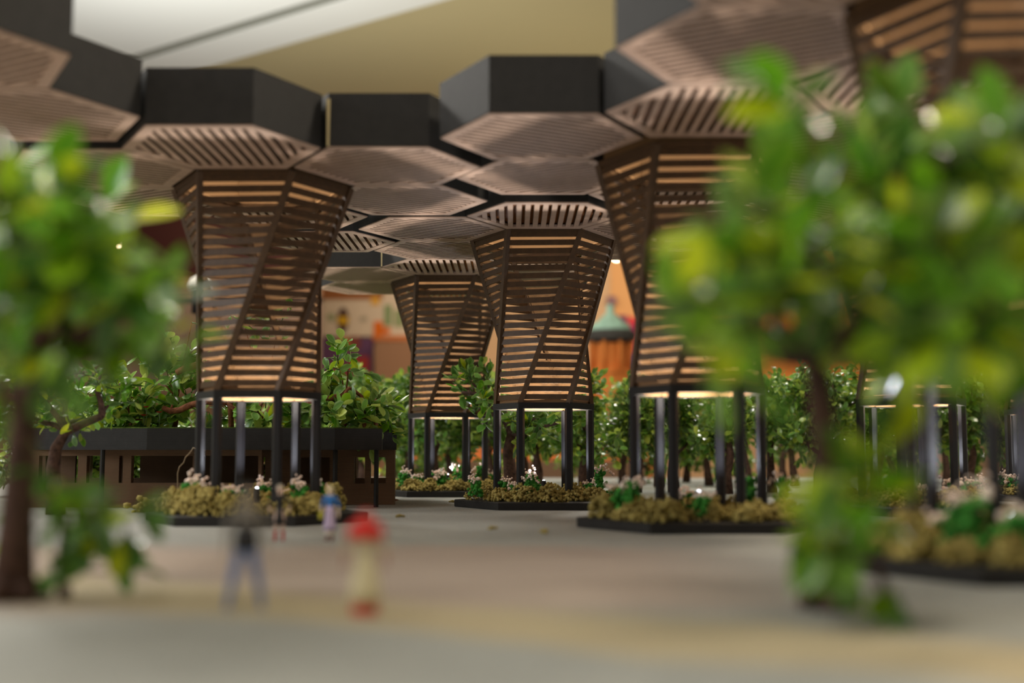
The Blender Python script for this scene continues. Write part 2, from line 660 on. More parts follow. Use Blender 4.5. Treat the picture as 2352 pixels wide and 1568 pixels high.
CLAB = {
    'A': 'twisted brown lattice column with round-topped planter, beside the low brown building',
    'C': 'sharply focused twisted brown lattice column in the middle, over a flowery planter',
    'D': 'smallest fully seen twisted lattice column, farthest back, right of the banner',
    'E': 'tall brown lattice column half hidden behind the leafy right tree',
    'F': 'huge near lattice column cut off by the upper right corner',
    'G': 'lattice column behind the right tree, its black legs showing below',
    'H': 'sliver of a lattice column at the right edge of the photo',
}
for n, c in enumerate(order):
    x, y, z, d = COLS[c]
    if n == 0:
        col0.location = (x, y, 0); col0['label'] = CLAB[c]; r = col0
    else:
        r = dup(col0, (x, y, 0), 0, CLAB[c])
    r['group'] = 'twisted lattice columns'
    roots[c] = r
    l = bpy.data.lights.new('column_lamp_light', 'SPOT')
    l.spot_size = math.radians(166)
    l.spot_blend = 0.35
    l.energy = 46
    l.color = (0.86, 0.90, 1.0)
    l.shadow_soft_size = 0.06
    lo = link(bpy.data.objects.new('column_lamp_light', l))
    lo.location = (x, y, 0.40)
    lo.rotation_euler = (math.pi, 0, 0)
    l = bpy.data.lights.new('column_uplight', 'SPOT')
    l.spot_size = math.radians(84)
    l.spot_blend = 0.5
    l.energy = 480
    l.color = (1.0, 0.93, 0.82)
    l.shadow_soft_size = 0.05
    lo = link(bpy.data.objects.new('column_uplight', l))
    lo.location = (x, y, 0.40)
    lo.rotation_euler = (math.pi, 0, 0)
    l = bpy.data.lights.new('column_beam_light', 'SPOT')
    l.spot_size = math.radians(72)
    l.spot_blend = 1.0
    l.energy = 620
    l.color = (1.0, 0.88, 0.66)
    l.shadow_soft_size = 0.04
    lo = link(bpy.data.objects.new('column_beam_light', l))
    lo.location = (x, y, 0.40)
    lo.rotation_euler = (math.pi, 0, 0)

# ------------------------------------------------------------------ moss beds and flower clumps
ico_t = (1 + 5 ** 0.5) / 2
ICO_V = np.array([(-1, ico_t, 0), (1, ico_t, 0), (-1, -ico_t, 0), (1, -ico_t, 0), (0, -1, ico_t), (0, 1, ico_t), (0, -1, -ico_t), (0, 1, -ico_t), (ico_t, 0, -1), (ico_t, 0, 1), (-ico_t, 0, -1), (-ico_t, 0, 1)], float)
ICO_V /= np.linalg.norm(ICO_V[0])
ICO_F = np.array([(0, 11, 5), (0, 5, 1), (0, 1, 7), (0, 7, 10), (0, 10, 11), (1, 5, 9), (5, 11, 4), (11, 10, 2), (10, 7, 6), (7, 1, 8), (3, 9, 4), (3, 4, 2), (3, 2, 6), (3, 6, 8), (3, 8, 9), (4, 9, 5), (2, 4, 11), (6, 2, 10), (8, 6, 7), (9, 8, 1)])


def blobs(P, R, rng):
    """many little lumps as one mesh: centres P (n,3), radii R (n,)"""
    n = len(P)
    V = ICO_V[None] * R[:, None, None]
    V = V * (1 + 0.35 * (rng.random((n, 12, 1)) - 0.5))
    th = rng.random(n) * 6.28
    c, s = np.cos(th), np.sin(th)
    x = V[:, :, 0] * c[:, None] - V[:, :, 1] * s[:, None]
    y = V[:, :, 0] * s[:, None] + V[:, :, 1] * c[:, None]
    V = np.stack([x, y, V[:, :, 2]], 2) + P[:, None, :]
    Fc = (ICO_F[None] + (np.arange(n) * 12)[:, None, None]).reshape(-1, 3)
    return V.reshape(-1, 3), Fc


def moss_mesh(seed):
    rng = np.random.default_rng(seed)
    P, R = [], []
    hv = np.array(hexa(1.10))
    clumps = []
    tries = 0
    while len(clumps) < 46 and tries < 2000:       # clumps of cushion moss round the plate
        tries += 1
        a = rng.random() * 6.283
        rr = 0.98 * math.sqrt(0.22 + 0.78 * rng.random())
        k = math.cos(math.pi / 6) / math.cos((a % (math.pi / 3)) - math.pi / 6)
        r_ = rr * k * 1.06
        clumps.append((r_ * math.cos(a), r_ * math.sin(a), 0.10 + rng.random() * 0.11, 0.07 + 0.15 * rng.random() ** 1.5))
    for cx, cy, cr, ch in clumps:
        n = 130
        u = rng.normal(size=(n, 3))
        u /= np.linalg.norm(u, axis=1)[:, None]
        u[:, 2] = np.abs(u[:, 2])
        p = u * np.array([cr, cr, ch]) + np.array([cx, cy, 0.11])
        p += rng.normal(0, 0.012, (n, 3))
        P.append(p); R.append(0.010 + 0.017 * rng.random(n))
    P, R = np.concatenate(P), np.concatenate(R)
    V, Fc = blobs(P, R, rng)
    return np_mesh('moss', V, Fc, M['moss'])


moss_meshes = [moss_mesh(s) for s in (1, 2, 3)]
for n, c in enumerate(order):
    o = ob('moss', moss_meshes[n % 3], roots[c], rot=(0, 0, math.radians(60 * n)))
    o['kind'] = 'stuff'
    if c in 'AF':
        o.location.z = -0.04
        o.scale = (1, 1, 1.35)


def flower_proto(seed, kind):
    rng = np.random.default_rng(seed)
    n = 70
    top = (0.19, 0.14, 0.28)[kind]
    wid_ = 0.065 if kind != 2 else 0.045
    P = np.stack([rng.normal(0, wid_ * 0.6, n), rng.normal(0, wid_ * 0.6, n), rng.random(n) * top], 1)
    V, Fc = blobs(P, 0.012 + 0.016 * rng.random(n), rng)
    g = np_mesh('foliage', V, Fc, M['fgreen'])
    n = (26, 40, 22)[kind]
    ctr = np.array([[rng.normal(0, wid_ * 0.8), rng.normal(0, wid_ * 0.8), top * (0.85 + 0.35 * rng.random())] for _ in range(5)])
    P = ctr[rng.integers(0, 5, n)] + rng.normal(0, 0.022, (n, 3))
    V, Fc = blobs(P, 0.009 + 0.012 * rng.random(n), rng)
    f = np_mesh('blossom', V, Fc, M['fpink'])
    r = thing('flower_clump', '', 'flowers')
    ob('foliage', g, r)
    ob('blossom', f, r)
    return r


protos = [flower_proto(11, 0), flower_proto(12, 1), flower_proto(13, 2)]
used = [False] * 3


def flower(kind, loc, rz, sc, label):
    r = protos[kind] if not used[kind] else dup(protos[kind], loc, rz, label)
    used[kind] = True
    r.location = loc; r.rotation_euler = (0, 0, rz); r.scale = (sc, sc, sc); r['label'] = label
    r['group'] = 'flower clumps on the planters'


FL = {   # photograph column, row of the foot, distance offset from the column axis
    'A': [(438, 1112, -0.30, 0, 1.5, 'large pale pink clump left of the front legs'), (475, 1128, -0.55, 0, 1.0, 'low green clump at the left leg'), (502, 1118, -0.5, 1, 1.25, 'pink-topped clump between the two left legs'), (540, 1112, -0.35, 1, 1.2, 'white-topped clump left of centre'), (606, 1106, 0.42, 0, 1.2, 'bright green clump behind the front right leg'), (652, 1108, 0.2, 1, 0.9, 'small pink clump beside the front right leg'), (690, 1126, -0.2, 0, 1.3, 'wide pink clump at the right'), (735, 1118, 0.1, 2, 0.9, 'slim pale clump by the rightmost leg')],
    'C': [(1093, 1128, -0.5, 0, 1.2, 'green clump on the left corner'), (1153, 1118, 0.0, 0, 1.1, 'white clump between the left legs'), (1186, 1122, -0.4, 1, 1.0, 'dark green clump before the front left leg'), (1222, 1110, 0.42, 0, 1.5, 'brightest green clump at the lamp'), (1216, 1136, -0.7, 2, 0.9, 'leaning dark stem clump at the front'), (1356, 1128, -0.2, 0, 0.9, 'low clump left of the right leg'), (1378, 1120, 0.2, 2, 1.3, 'tall cone-shaped clump right of the right leg')],
    'D': [(926, 1100, -0.2, 0, 1.3, 'pink clump outside the left leg'), (962, 1106, -0.5, 1, 1.1, 'pale clump between the left legs'), (1013, 1104, -0.45, 1, 1.5, 'wide cream clump at the centre'), (1052, 1100, -0.1, 2, 1.2, 'leaning tall clump left of the right legs'), (1102, 1096, 0.2, 2, 1.2, 'double-headed pink clump near the right legs'), (1125, 1100, 0.4, 0, 1.1, 'cream clump at the right corner')],
    'E': [(1430, 1142, -0.2, 0, 1.3, 'pale clump left of the left leg'), (1452, 1148, -0.4, 2, 1.1, 'green spike at the left leg'), (1575, 1138, 0.48, 1, 1.15, 'cream clump at the lamp'), (1612, 1160, -0.75, 0, 1.0, 'low green clump in front of the lamp'), (1720, 1136, 0.2, 2, 1.2, 'tall clump between the right legs'), (1798, 1150, 0.0, 2, 1.2, 'green spike outside the right leg')],
    'G': [(2200, 1122, -0.3, 1, 1.4, 'pink clump at the rightmost leg'), (2243, 1118, -0.1, 0, 1.2, 'pale clump right of the legs'), (2120, 1120, -0.4, 1, 1.0, 'white flecked clump among the legs')],
    'H': [(2308, 1112, 0.0, 0, 1.2, 'green clump at the left corner'), (2335, 1112, -0.3, 1, 1.3, 'pink clump before the left leg')],
    'F': [(2225, 1195, -0.55, 0, 1.7, 'large blurred pink clump'), (2180, 1195, -0.2, 1, 1.1, 'low green clump at the light grey leg'), (2345, 1270, -0.8, 1, 1.5, 'cream clump at the cropped corner')],
}
SHORT = {'A': 'planter beside the brown building', 'C': 'middle planter', 'D': 'farthest planter', 'E': 'planter under the right tree', 'F': 'nearest blurred planter', 'G': 'planter behind the right tree', 'H': 'planter at the right edge'}
rnd = random.Random(5)
for c, lst in FL.items():
    cx, cy = COLS[c][:2]
    for x, y, dy, kd, sc, lab in lst:
        p = px(x, y, cy + dy)
        p.z = 0.16
        flower(kd, p, rnd.random() * 6.28, sc, '%s on the %s' % (lab, SHORT[c]))

# crumbs of moss and shreds of bark fallen on the ground
crumb = None
for n, (x, y, s, w) in enumerate([(918, 1184, 0.03, 'level with the building post'), (1130, 1212, 0.028, 'before the middle planter'), (1250, 1221, 0.034, 'nearest the planter under the right tree'), (1040, 1150, 0.03, 'beside the bark shreds')]):
    p = on_plane(x, y + 4, 0.0)
    if crumb is None:
        rng = np.random.default_rng(3)
        V, Fc = blobs(rng.normal(0, 0.5, (14, 3)) * np.array([1, 1, 0.5]) + np.array([0, 0, 0.6]), 0.35 + 0.2 * rng.random(14), rng)
        crumb = np_mesh('moss_crumb', V, Fc, M['moss'])
    o = ob('moss_crumb', crumb, None, p, (0, 0, n), (s, s, s))
    tag(o, 'tiny olive moss crumb on the ground %s' % w, 'moss crumb', 'moss crumbs on the plaza', 'thing')
rng = np.random.default_rng(8)
V, Fc = blobs(np.concatenate([rng.normal(0, 0.045, (60, 3)) * np.array([1.3, 1, 0.8]) + np.array([0, 0, 0.06])]), 0.02 + 0.02 * rng.random(60), rng)
o = ob('moss_tuft', np_mesh('moss_tuft', V, Fc, M['moss']), None, px(333, 1168, 14.2) * Vector((1, 1, 0)) if False else on_plane(336, 1176, 0.0), None, (1.3, 1.3, 1.2))
tag(o, 'olive moss tuft fallen beside the left planter corner', 'moss', kind='thing')
for x0, x1, y, lab in ((1000, 1062, 1139, 'shreds of brown bark lying before the farthest planter'), (872, 912, 1152, 'shreds of brown bark at the building corner')):
    r = thing('bark_shreds', lab, 'bark', on_plane((x0 + x1) / 2, y, 0))
    r['group'] = 'bark shreds on the ground'
    for j in range(4):
        b = MB()
        L_ = (x1 - x0) / F_PX * 17.5 * (0.55 + 0.12 * j)
        pts = [(-L_ / 2 + L_ * t / 6 + 0.01 * j, (j - 1.5) * 0.05 + 0.02 * math.sin(t * 1.7 + j), 0.022 + 0.008 * math.sin(t * 2.1 + j)) for t in range(7)]
        b.tube(pts, [0.006, 0.016, 0.02, 0.018, 0.02, 0.014, 0.006], 6)
        b.build('bark_strip', M['redbark'], r, True)

# ------------------------------------------------------------------ low brown building with planted roof
bd = thing('pavilion_building', 'low brown pavilion with flat black roof and square window openings', 'building', (-4.2, 17, 0))
OX, OY = -4.2, 17.0


def X_at(p, y):
    return (p - 1176.0) / F_PX * y


b = MB()
YF = 16.5
roof = [(X_at(40, 16.3), 16.5), (X_at(340, 16.0), 16.0), (X_at(770, 16.05), 16.05), (X_at(878, 16.5), 16.5), (X_at(880, 17.1), 17.1), (X_at(912, 17.3), 17.3), (X_at(900, 19.3), 19.3), (X_at(60, 19.3), 19.3)]
b.prism([(x - OX, y - OY) for x, y in roof], 0.775, 1.06)
b.build('roof_slab', M['black'], bd)
roof_in = [((x - OX) * 0.985, (y - OY) * 0.97) for x, y in roof]
b = MB(); b.prism(roof_in, 1.06, 1.075)
b.build('roof_turf', material('roof_turf', lin(92, 112, 48), 0.95, 0.1, base2=lin(60, 74, 30), nscale=10, bump=0.6, bscale=40), bd)


def wall_run(y, segs, z0, z1, sill, head, th=0.12):
    """wall with openings: segs = list of (px0, px1, open?) at distance y"""
    b = MB()
    for p0, p1, op in segs:
        xa, xb = X_at(p0, y) - OX, X_at(p1, y) - OX
        if op:
            b.box(xa, xb, y - OY, y - OY + th, z0, sill)
            b.box(xa, xb, y - OY, y - OY + th, head, z1)
        else:
            b.box(xa, xb, y - OY, y - OY + th, z0, z1)
    return b


wall_run(16.45, [(60, 95, 0), (95, 184, 1), (184, 204, 0), (204, 234, 1), (234, 278, 0), (278, 287, 1), (287, 306, 0), (306, 446, 1), (446, 470, 0), (470, 596, 1), (596, 604, 0)], 0.0, 0.775, 0.33, 0.695).build('front_wall', M['wallbrown'], bd)
wall_run(17.3, [(604, 612, 1), (612, 690, 0), (690, 760, 1), (760, 815, 0), (815, 840, 1), (840, 852, 0), (852, 888, 1), (888, 908, 0)], 0.0, 0.775, 0.30, 0.67).build('side_wall', M['wallbrown'], bd)
wall_run(18.9, [(90, 110, 0), (110, 205, 1), (205, 212, 0), (212, 262, 1), (262, 306, 0), (306, 326, 1), (326, 600, 0), (600, 618, 1), (618, 820, 0), (820, 905, 1)], 0.0, 0.775, 0.34, 0.70).build('rear_wall', M['wallbrown'], bd)
b = MB()
xa = X_at(245, 16.15) - OX
for p_, y_ in ((240, 16.2), (772, 16.25), (866, 16.55)):
    b = MB(); b.prism([(X_at(p_, y_) - OX + 0.032 * math.cos(q), y_ - OY + 0.032 * math.sin(q)) for q in [math.radians(45 * k) for k in range(8)]], 0.0, 0.775)
    b.build('post', M['black'], bd)
b = MB(); b.box(X_at(120, 17.6) - OX, X_at(178, 17.6) - OX, 0.6, 0.66, 0, 0.775)
b.build('inner_partition', M['wallbrown'], bd)

# loose wire curling in front of the building
b = MB()
pts = [px(x, y, 14.9) for x, y in ((455, 1033), (444, 1028), (436, 1040), (426, 1050), (422, 1062), (412, 1072), (408, 1086), (410, 1112))]
pts[-1].z = 0.004
b.tube(pts, 0.007, 6)
o = b.build('thin_wire', material('wire_tan', lin(150, 128, 96), 0.5), None, True)
tag(o, 'thin tan wire curling down beside the left planter', 'wire', kind='thing')


# ------------------------------------------------------------------ plants
def leaf_mesh(name, mat, wide=0.30, cup=0.10, fold=0.10):
    rows = [(0.0, 0.02), (0.14, 0.09), (0.34, wide * 0.8), (0.58, wide), (0.80, wide * 0.82), (0.95, wide * 0.36), (1.0, 0.04)]
    v, f, rim = [], [], []
    for t, w in rows:
        z = -cup * (t - 0.25) ** 2 * 1.6
        for s in (-1, -0.5, 0, 0.5, 1):
            v.append((t, s * w, z + fold * abs(s) * w * 1.6))
            rim.append(1.0 if abs(s) == 1 or t >= 1.0 else (0.25 if s else 0.35))
    for i in range(len(rows) - 1):
        for k in range(4):
            f.append((i * 5 + k, i * 5 + k + 1, (i + 1) * 5 + k + 1, (i + 1) * 5 + k))
    m = mesh(name, v, f, mat, True)
    at = m.attributes.new('rim', 'FLOAT', 'POINT')
    at.data.foreach_set('value', rim)
    return m, np.array(v), np.array(f), np.array(rim)


LEAVES = [leaf_mesh('leaf', M['leaf'], 0.30, 0.12, 0.12), leaf_mesh('leaf', M['leaf'], 0.24, -0.15, 0.16), leaf_mesh('leaf', M['leafdark'], 0.28, 0.2, 0.05), leaf_mesh('leaf', M['leafpale'], 0.31, 0.12, 0.1), leaf_mesh('leaf', M['leafpale'], 0.24, -0.15, 0.16)]


def leaf_frame(d, n):
    d = d.normalized()
    y = n.cross(d)
    if y.length < 0.05:
        y = Vector((0.3, 0.8, 0.1)).cross(d)
    y.normalize()
    z = d.cross(y)
    return d, y, z


def rdir(r, up=0.0):
    while True:
        v = Vector((r.uniform(-1, 1), r.uniform(-1, 1), r.uniform(-1, 1)))
        if 0.05 < v.length < 1:
            v.normalize()
            v.z += up
            return v.normalized()


def plant(name, label, cat, base, trunk, crowns, leaf, singles, seed, group=None, trunk_r=0.06, barkm='bark', variants=(0, 1), stemlen=0.35, per=7, up=0.25, roots_=False):
    """trunk: list of points (world); crowns: (centre, radius, number of sprigs); leaf: leaf length range"""
    r = random.Random(seed)
    root = thing(name, label, cat, base, 0, group)
    B = Vector(base)
    if trunk:
        n = len(trunk)
        pts = [Vector(p) - B for p in trunk]
        b = MB()
        rad = [trunk_r * (1.25 - 0.75 * i / max(1, n - 1)) for i in range(n)]
        rad[0] = trunk_r * 1.45
        b.tube(pts, rad, 10)
        if roots_:
            for k in range(6):
                a = k * 1.05 + 0.3
                b.tube([pts[0] + Vector((0, 0, 0.10)), pts[0] + Vector((math.cos(a) * trunk_r * 2, math.sin(a) * trunk_r * 2, 0.05)), pts[0] + Vector((math.cos(a) * trunk_r * 2.4, math.sin(a) * trunk_r * 2.4, 0.015))], [trunk_r * 0.8, trunk_r * 0.55, trunk_r * 0.15], 6)
        b.build('trunk', M[barkm], root, True)
    lv = []
    sb = MB()
    for (c, rad, ns) in crowns:
        c = Vector(c) - B
        if trunk:                                              # one branch from the nearest trunk point
            tp = min(pts[len(pts) // 3:], key=lambda p: (p - c).length + max(0, p.z - c.z) * 1.5)
            mid = tp.lerp(c, 0.55) + rdir(r) * rad * 0.2
            bb = MB(); bb.tube([tp, tp.lerp(mid, 0.5) + rdir(r) * rad * 0.08, mid, c], [trunk_r * 0.5, trunk_r * 0.42, trunk_r * 0.33, trunk_r * 0.18], 7)
            bb.build('branch', M[barkm], root, True)
        for k in range(ns):
            d = rdir(r, up)
            p0 = c + d * rad * r.uniform(0.0, 0.75)
            L_ = stemlen * r.uniform(0.6, 1.2)
            p1 = p0 + d * L_ * 0.5 + rdir(r) * L_ * 0.08
            p2 = p1 + (d + rdir(r) * 0.5).normalized() * L_ * 0.5
            sb.tube([p0, p1, p2], [0.009, 0.007, 0.004], 4)
            for j in range(per):
                t = (j + 1.0) / per
                p = p0.lerp(p1, t * 2) if t < 0.5 else p1.lerp(p2, t * 2 - 1)
                ld = (d * (0.35 if j < per - 1 else 1.2) + rdir(r) * 0.95).normalized()
                nn = (Vector((0, 0, 1)) + rdir(r) * 0.7 + Vector((0, -0.35, 0))).normalized()
                lv.append((p, ld, nn, r.uniform(*leaf), r.choice(variants)))
    if sb.v:
        o = sb.build('stems', M['stem'], root, True)
        o['kind'] = 'stuff'
    cp = Vector((0, 0, HC)) - B
    idx = sorted(range(len(lv)), key=lambda i: (lv[i][0] - cp).length / lv[i][3])
    first_ = set(idx[:singles])
    acc = {}
    for i, (p, ld, nn, s, vr) in enumerate(lv):
        x, y, z = leaf_frame(ld, nn)
        mt = Matrix((x * s, y * s, z * s)).transposed().to_4x4()
        mt.translation = p
        if i in first_:
            o = link(bpy.data.objects.new('leaf', LEAVES[vr][0]))
            o.parent = root
            o.matrix_local = mt
        else:
            acc.setdefault(vr, []).append(np.array(mt)[:3, :])
    if acc:
        Vs, Fs, Rs, off = [], [], [], 0
        for vr, ms in acc.items():
            A = np.array(ms)
            lvx, lf, rm = LEAVES[vr][1:]
            V = np.einsum('nij,vj->nvi', A[:, :, :3], lvx) + A[:, None, :, 3]
            n, k = V.shape[:2]
            Vs.append(V.reshape(-1, 3))
            Fs.append((lf[None] + (np.arange(n) * k)[:, None, None]).reshape(-1, 4) + off)
            Rs.append(np.tile(rm, n))
            off += n * k
        m = np_mesh('foliage', np.concatenate(Vs), np.concatenate(Fs), M['leafmass'])
        at = m.attributes.new('rim', 'FLOAT', 'POINT')
        at.data.foreach_set('value', np.concatenate(Rs))
        o = ob('foliage', m, root)
        o['kind'] = 'stuff'
    return root


def crown_px(lst, depth0, spread, r):
    out = []
    for x, y, rad_px, ns in lst:
        d = depth0 + r.uniform(-spread, spread)
        out.append((px(x, y, d), rad_px / F_PX * d, ns))
    return out


# near blurred tree, right
r = random.Random(21)
bx, by = px(1905, 1385, 5.95).x, 5.95
T = [(bx, by, 0.0), (bx - 0.01, by, 0.35), (bx + 0.01, by + 0.02, 0.75), (bx - 0.04, by, 1.2), (bx - 0.03, by + 0.05, 1.6), (bx + 0.08, by, 2.0)]
CR = [(1850, 225, 35, 2), (1985, 260, 30, 2), (2110, 215, 45, 2), (2230, 270, 70, 3), (2330, 260, 60, 4), (1760, 320, 50, 3), (1890, 360, 60, 4), (2020, 400, 90, 6), (2170, 400, 100, 8), (2310, 420, 100, 8), (1770, 420, 40, 2), (1860, 500, 90, 7), (1990, 540, 110, 9), (2130, 560, 120, 10), (2280, 600, 120, 10), (1640, 520, 40, 2), (1730, 600, 70, 4), (1640, 700, 60, 4), (1570, 740, 30, 2), (1740, 740, 70, 5), (1850, 640, 80, 6), (2050, 690, 110, 9), (2200, 720, 110, 9), (2320, 730, 90, 7), (1960, 740, 50, 3), (1650, 810, 40, 2), (2080, 800, 60, 3), (2260, 810, 60, 3)]
plant('leafy_tree', 'large blurred leafy tree in the right foreground with brown trunk', 'tree', (bx, by, 0), T, crown_px([(x, y + (55 if y < 650 else 15), q, k) for x, y, q, k in CR], 5.6, 0.9, r), (0.19, 0.33), 300, 31, 'foreground trees', 0.07, stemlen=0.13, per=5, roots_=True, variants=(0, 0, 1, 2))
# low leafy sprigs at its foot
bx2, by2 = px(2060, 1420, 5.5).x, 5.5
CR = [(1890, 1100, 30, 1), (1960, 1120, 40, 2), (2030, 1100, 40, 1), (1840, 1190, 25, 1), (1880, 1240, 35, 2), (1915, 1280, 25, 1), (1980, 1190, 45, 2), (2040, 1340, 25, 1), (2040, 1040, 30, 1), (2260, 960, 30, 1)]
T = [(bx2, by2, 0.0), (bx2 - 0.05, by2, 0.12), (bx2 - 0.1, by2, 0.3), (bx2 - 0.12, by2 + 0.05, 0.5), (bx2 - 0.05, by2 + 0.1, 0.75)]
plant('low_shrub', 'blurred low shrub at the foot of the right tree', 'shrub', (bx2, by2, 0), T, crown_px(CR, 5.4, 0.35, r), (0.17, 0.29), 120, 32, None, 0.022, stemlen=0.11, per=5, up=0.0, variants=(0, 0, 1, 2))
# near blurred tree, left
r = random.Random(22)
bx, by = px(50, 1370, 6.3).x, 6.3
T = [(bx - 0.05, by, 0.0), (bx - 0.04, by, 0.4), (bx - 0.02, by, 0.9), (bx + 0.03, by, 1.25), (bx + 0.05, by, 1.6), (bx - 0.05, by, 1.95)]
CR = [(20, 380, 45, 4), (110, 400, 50, 4), (40, 470, 60, 5), (190, 430, 40, 3), (200, 500, 60, 4), (90, 550, 70, 6), (270, 500, 30, 2), (350, 555, 25, 2), (20, 600, 70, 6), (180, 600, 60, 4), (255, 640, 40, 4), (90, 670, 70, 5), (330, 700, 40, 2), (440, 770, 18, 1), (200, 720, 60, 4), (30, 760, 70, 5), (130, 800, 60, 4), (20, 860, 60, 4), (370, 760, 25, 2), (280, 700, 40, 3)]
plant('leafy_tree', 'blurred leafy tree at the left edge with dark brown trunk', 'tree', (bx, by, 0), T, crown_px([(x, y + (50 if y < 640 else 15), q, k) for x, y, q, k in CR], 6.0, 0.8, r), (0.18, 0.31), 300, 33, 'foreground trees', 0.08, stemlen=0.13, per=5, roots_=True, variants=(0, 0, 1, 2))
bx, by = px(150, 1330, 6.4).x, 6.4
CR = [(130, 1120, 60, 2), (220, 1170, 60, 3), (290, 1190, 40, 2), (150, 1230, 70, 3), (60, 1160, 60, 2), (240, 1280, 40, 2), (300, 1310, 20, 1), (150, 1290, 40, 1)]
T = [(bx, by, 0.0), (bx - 0.03, by, 0.15), (bx - 0.02, by, 0.35), (bx, by, 0.55)]
plant('low_shrub', 'blurred dark green shrub at the foot of the left tree', 'shrub', (bx, by, 0), T, crown_px(CR, 6.3, 0.3, r), (0.14, 0.22), 90, 34, None, 0.025, stemlen=0.11, per=5, up=0.0, variants=(2, 2, 0))

# bare-trunked tree between the left tree and the building
bx, by = px(128, 1175, 14.6).x, 14.6
T = [(bx, by, 0.0), (bx - 0.02, by, 0.3), (bx - 0.05, by, 0.55), (bx - 0.02, by, 0.8), (bx + 0.1, by, 1.0), (bx + 0.5, by + 0.05, 1.18)]
CR = [(120, 820, 50, 5), (160, 900, 70, 8), (60, 880, 60, 7), (230, 860, 55, 6), (60, 950, 50, 5), (250, 930, 60, 7), (190, 960, 50, 6)]
plant('forked_tree', 'small tree with a forked dark trunk before the brown building', 'tree', (bx, by, 0), T, crown_px(CR, 14.6, 0.3, r), (0.12, 0.19), 220, 35, None, 0.085, stemlen=0.3, per=7, variants=(0, 1, 2))

# plants on the roof of the building
ROOF = [
    ('bushy roof plant with yellow-green leaves above the wide window opening', (300, 985), [(280, 900, 45, 7), (330, 930, 45, 7), (250, 950, 40, 6), (370, 960, 35, 5), (300, 965, 40, 5)], 17.0),
    ('roof plant with long sprigs reaching up beside the lattice column', (400, 985), [(380, 830, 45, 6), (430, 860, 35, 5), (350, 850, 30, 4), (430, 920, 35, 6), (440, 740, 12, 1), (400, 965, 35, 5)], 17.4),
    ('roof plant seen through the slats and legs of the lattice column', (600, 985), [(540, 960, 45, 7), (610, 950, 45, 7), (580, 900, 50, 6), (660, 900, 40, 5), (680, 960, 40, 6), (640, 750, 30, 3), (560, 740, 25, 2)], 17.3),
    ('leggy roof plant right of the lattice column with lanky stems', (790, 985), [(780, 850, 35, 4), (760, 900, 30, 4), (800, 820, 20, 2), (780, 960, 35, 6), (760, 940, 30, 4)], 17.2),
    ('roof plant with rounded leaves at the right corner of the building', (860, 988), [(850, 950, 40, 6), (885, 940, 30, 5), (830, 975, 30, 5), (880, 965, 25, 4)], 17.1),
    ('dense roof plant at the left end of the building', (190, 985), [(160, 940, 50, 7), (210, 930, 50, 7), (110, 950, 45, 6), (220, 970, 40, 6)], 17.4),
]
for n, (lab, (x, y), lst, d) in enumerate(ROOF):
    r = random.Random(60 + n)
    bp_ = px(x, y, d); bp_.z = 1.075
    T = [bp_, bp_ + Vector((0.03, 0, 0.12)), bp_ + Vector((-0.04, 0, 0.25)), bp_ + Vector((0.02, 0.02, 0.42))]
    plant('roof_plant', lab, 'plant', bp_, T, crown_px([(x, y, q, int(k * 1.4 + 0.5)) for x, y, q, k in lst], d, 0.35, r), (0.16, 0.27), 280, 40 + n, 'plants on the pavilion roof', 0.03, barkm='redbark', stemlen=0.26, per=7, variants=(3, 3, 4, 0))
# driftwood branches lying across the roof plants
for lab, P, rr in (('gnarled red-brown branch over the roof, left of the lattice column', [(374, 936), (392, 944), (412, 942), (438, 930), (470, 922), (520, 925)], 0.045),
                   ('rough brown branch tip sticking out right of the lattice column', [(690, 928), (735, 920), (770, 912), (795, 902), (805, 890)], 0.04),
                   ('thick broken branch behind the leaves left of the lattice column', [(405, 856), (425, 846), (455, 838), (500, 836)], 0.05)):
    b = MB()
    pts = [px(x, y, 16.9) for x, y in P]
    b.tube(pts, [rr * (0.55 + 0.5 * math.sin(0.6 + 2.2 * i / len(pts))) for i in range(len(pts))], 9)
    b.tube([pts[1], pts[1] + Vector((0.02, 0, 0.09))], [rr * 0.5, rr * 0.35], 6)
    e = pts[-1]
    b.tube([e, e + Vector((0.15, 0.05, -0.12)), Vector((e.x + 0.2, e.y + 0.05, 1.07))], [rr * 0.7, rr * 0.7, rr * 0.8], 7)
    o = b.build('fallen_branch', M['redbark'], None, True)
    tag(o, lab, 'branch', 'branches on the roof', 'thing')
# red flowers among the roof plants
for n, (x, y, s, w) in enumerate([(336, 936, 0.05, 'uppermost of the pair'), (330, 955, 0.055, 'lower left, darker'), (366, 948, 0.05, 'nearest the gnarled branch')]):
    p = px(x, y, 16.75)
    root = thing('red_flower', 'small red flower among the roof leaves, %s' % w, 'flower', (p.x, p.y, 1.075), 0, 'red flowers on the roof')
    b = MB(); b.tube([(0, 0, 0), (0.01, 0, (p.z - 1.075) * 0.6), (0, 0, p.z - 1.075)], 0.006, 5)
    b.build('flower_stem', M['stem'], root, True)
    pm = material('red_petal', lin(196, 52, 28), 0.6)
    for k in range(6):
        a = k * 1.047
        b = MB()
        c, sn = math.cos(a), math.sin(a)
        v = [(0, 0, 0), (c * s * 0.5 - sn * s * 0.3, sn * s * 0.5 + c * s * 0.3, s * 0.3), (c * s, sn * s, s * 0.45), (c * s * 0.5 + sn * s * 0.3, sn * s * 0.5 - c * s * 0.3, s * 0.3), (c * s * 0.5, sn * s * 0.5, s * 0.12)]
        b.add(v, [(0, 1, 4), (1, 2, 4), (2, 3, 4), (3, 0, 4)])
        b.build('petal', pm, root, True, (0, 0, p.z - 1.075))

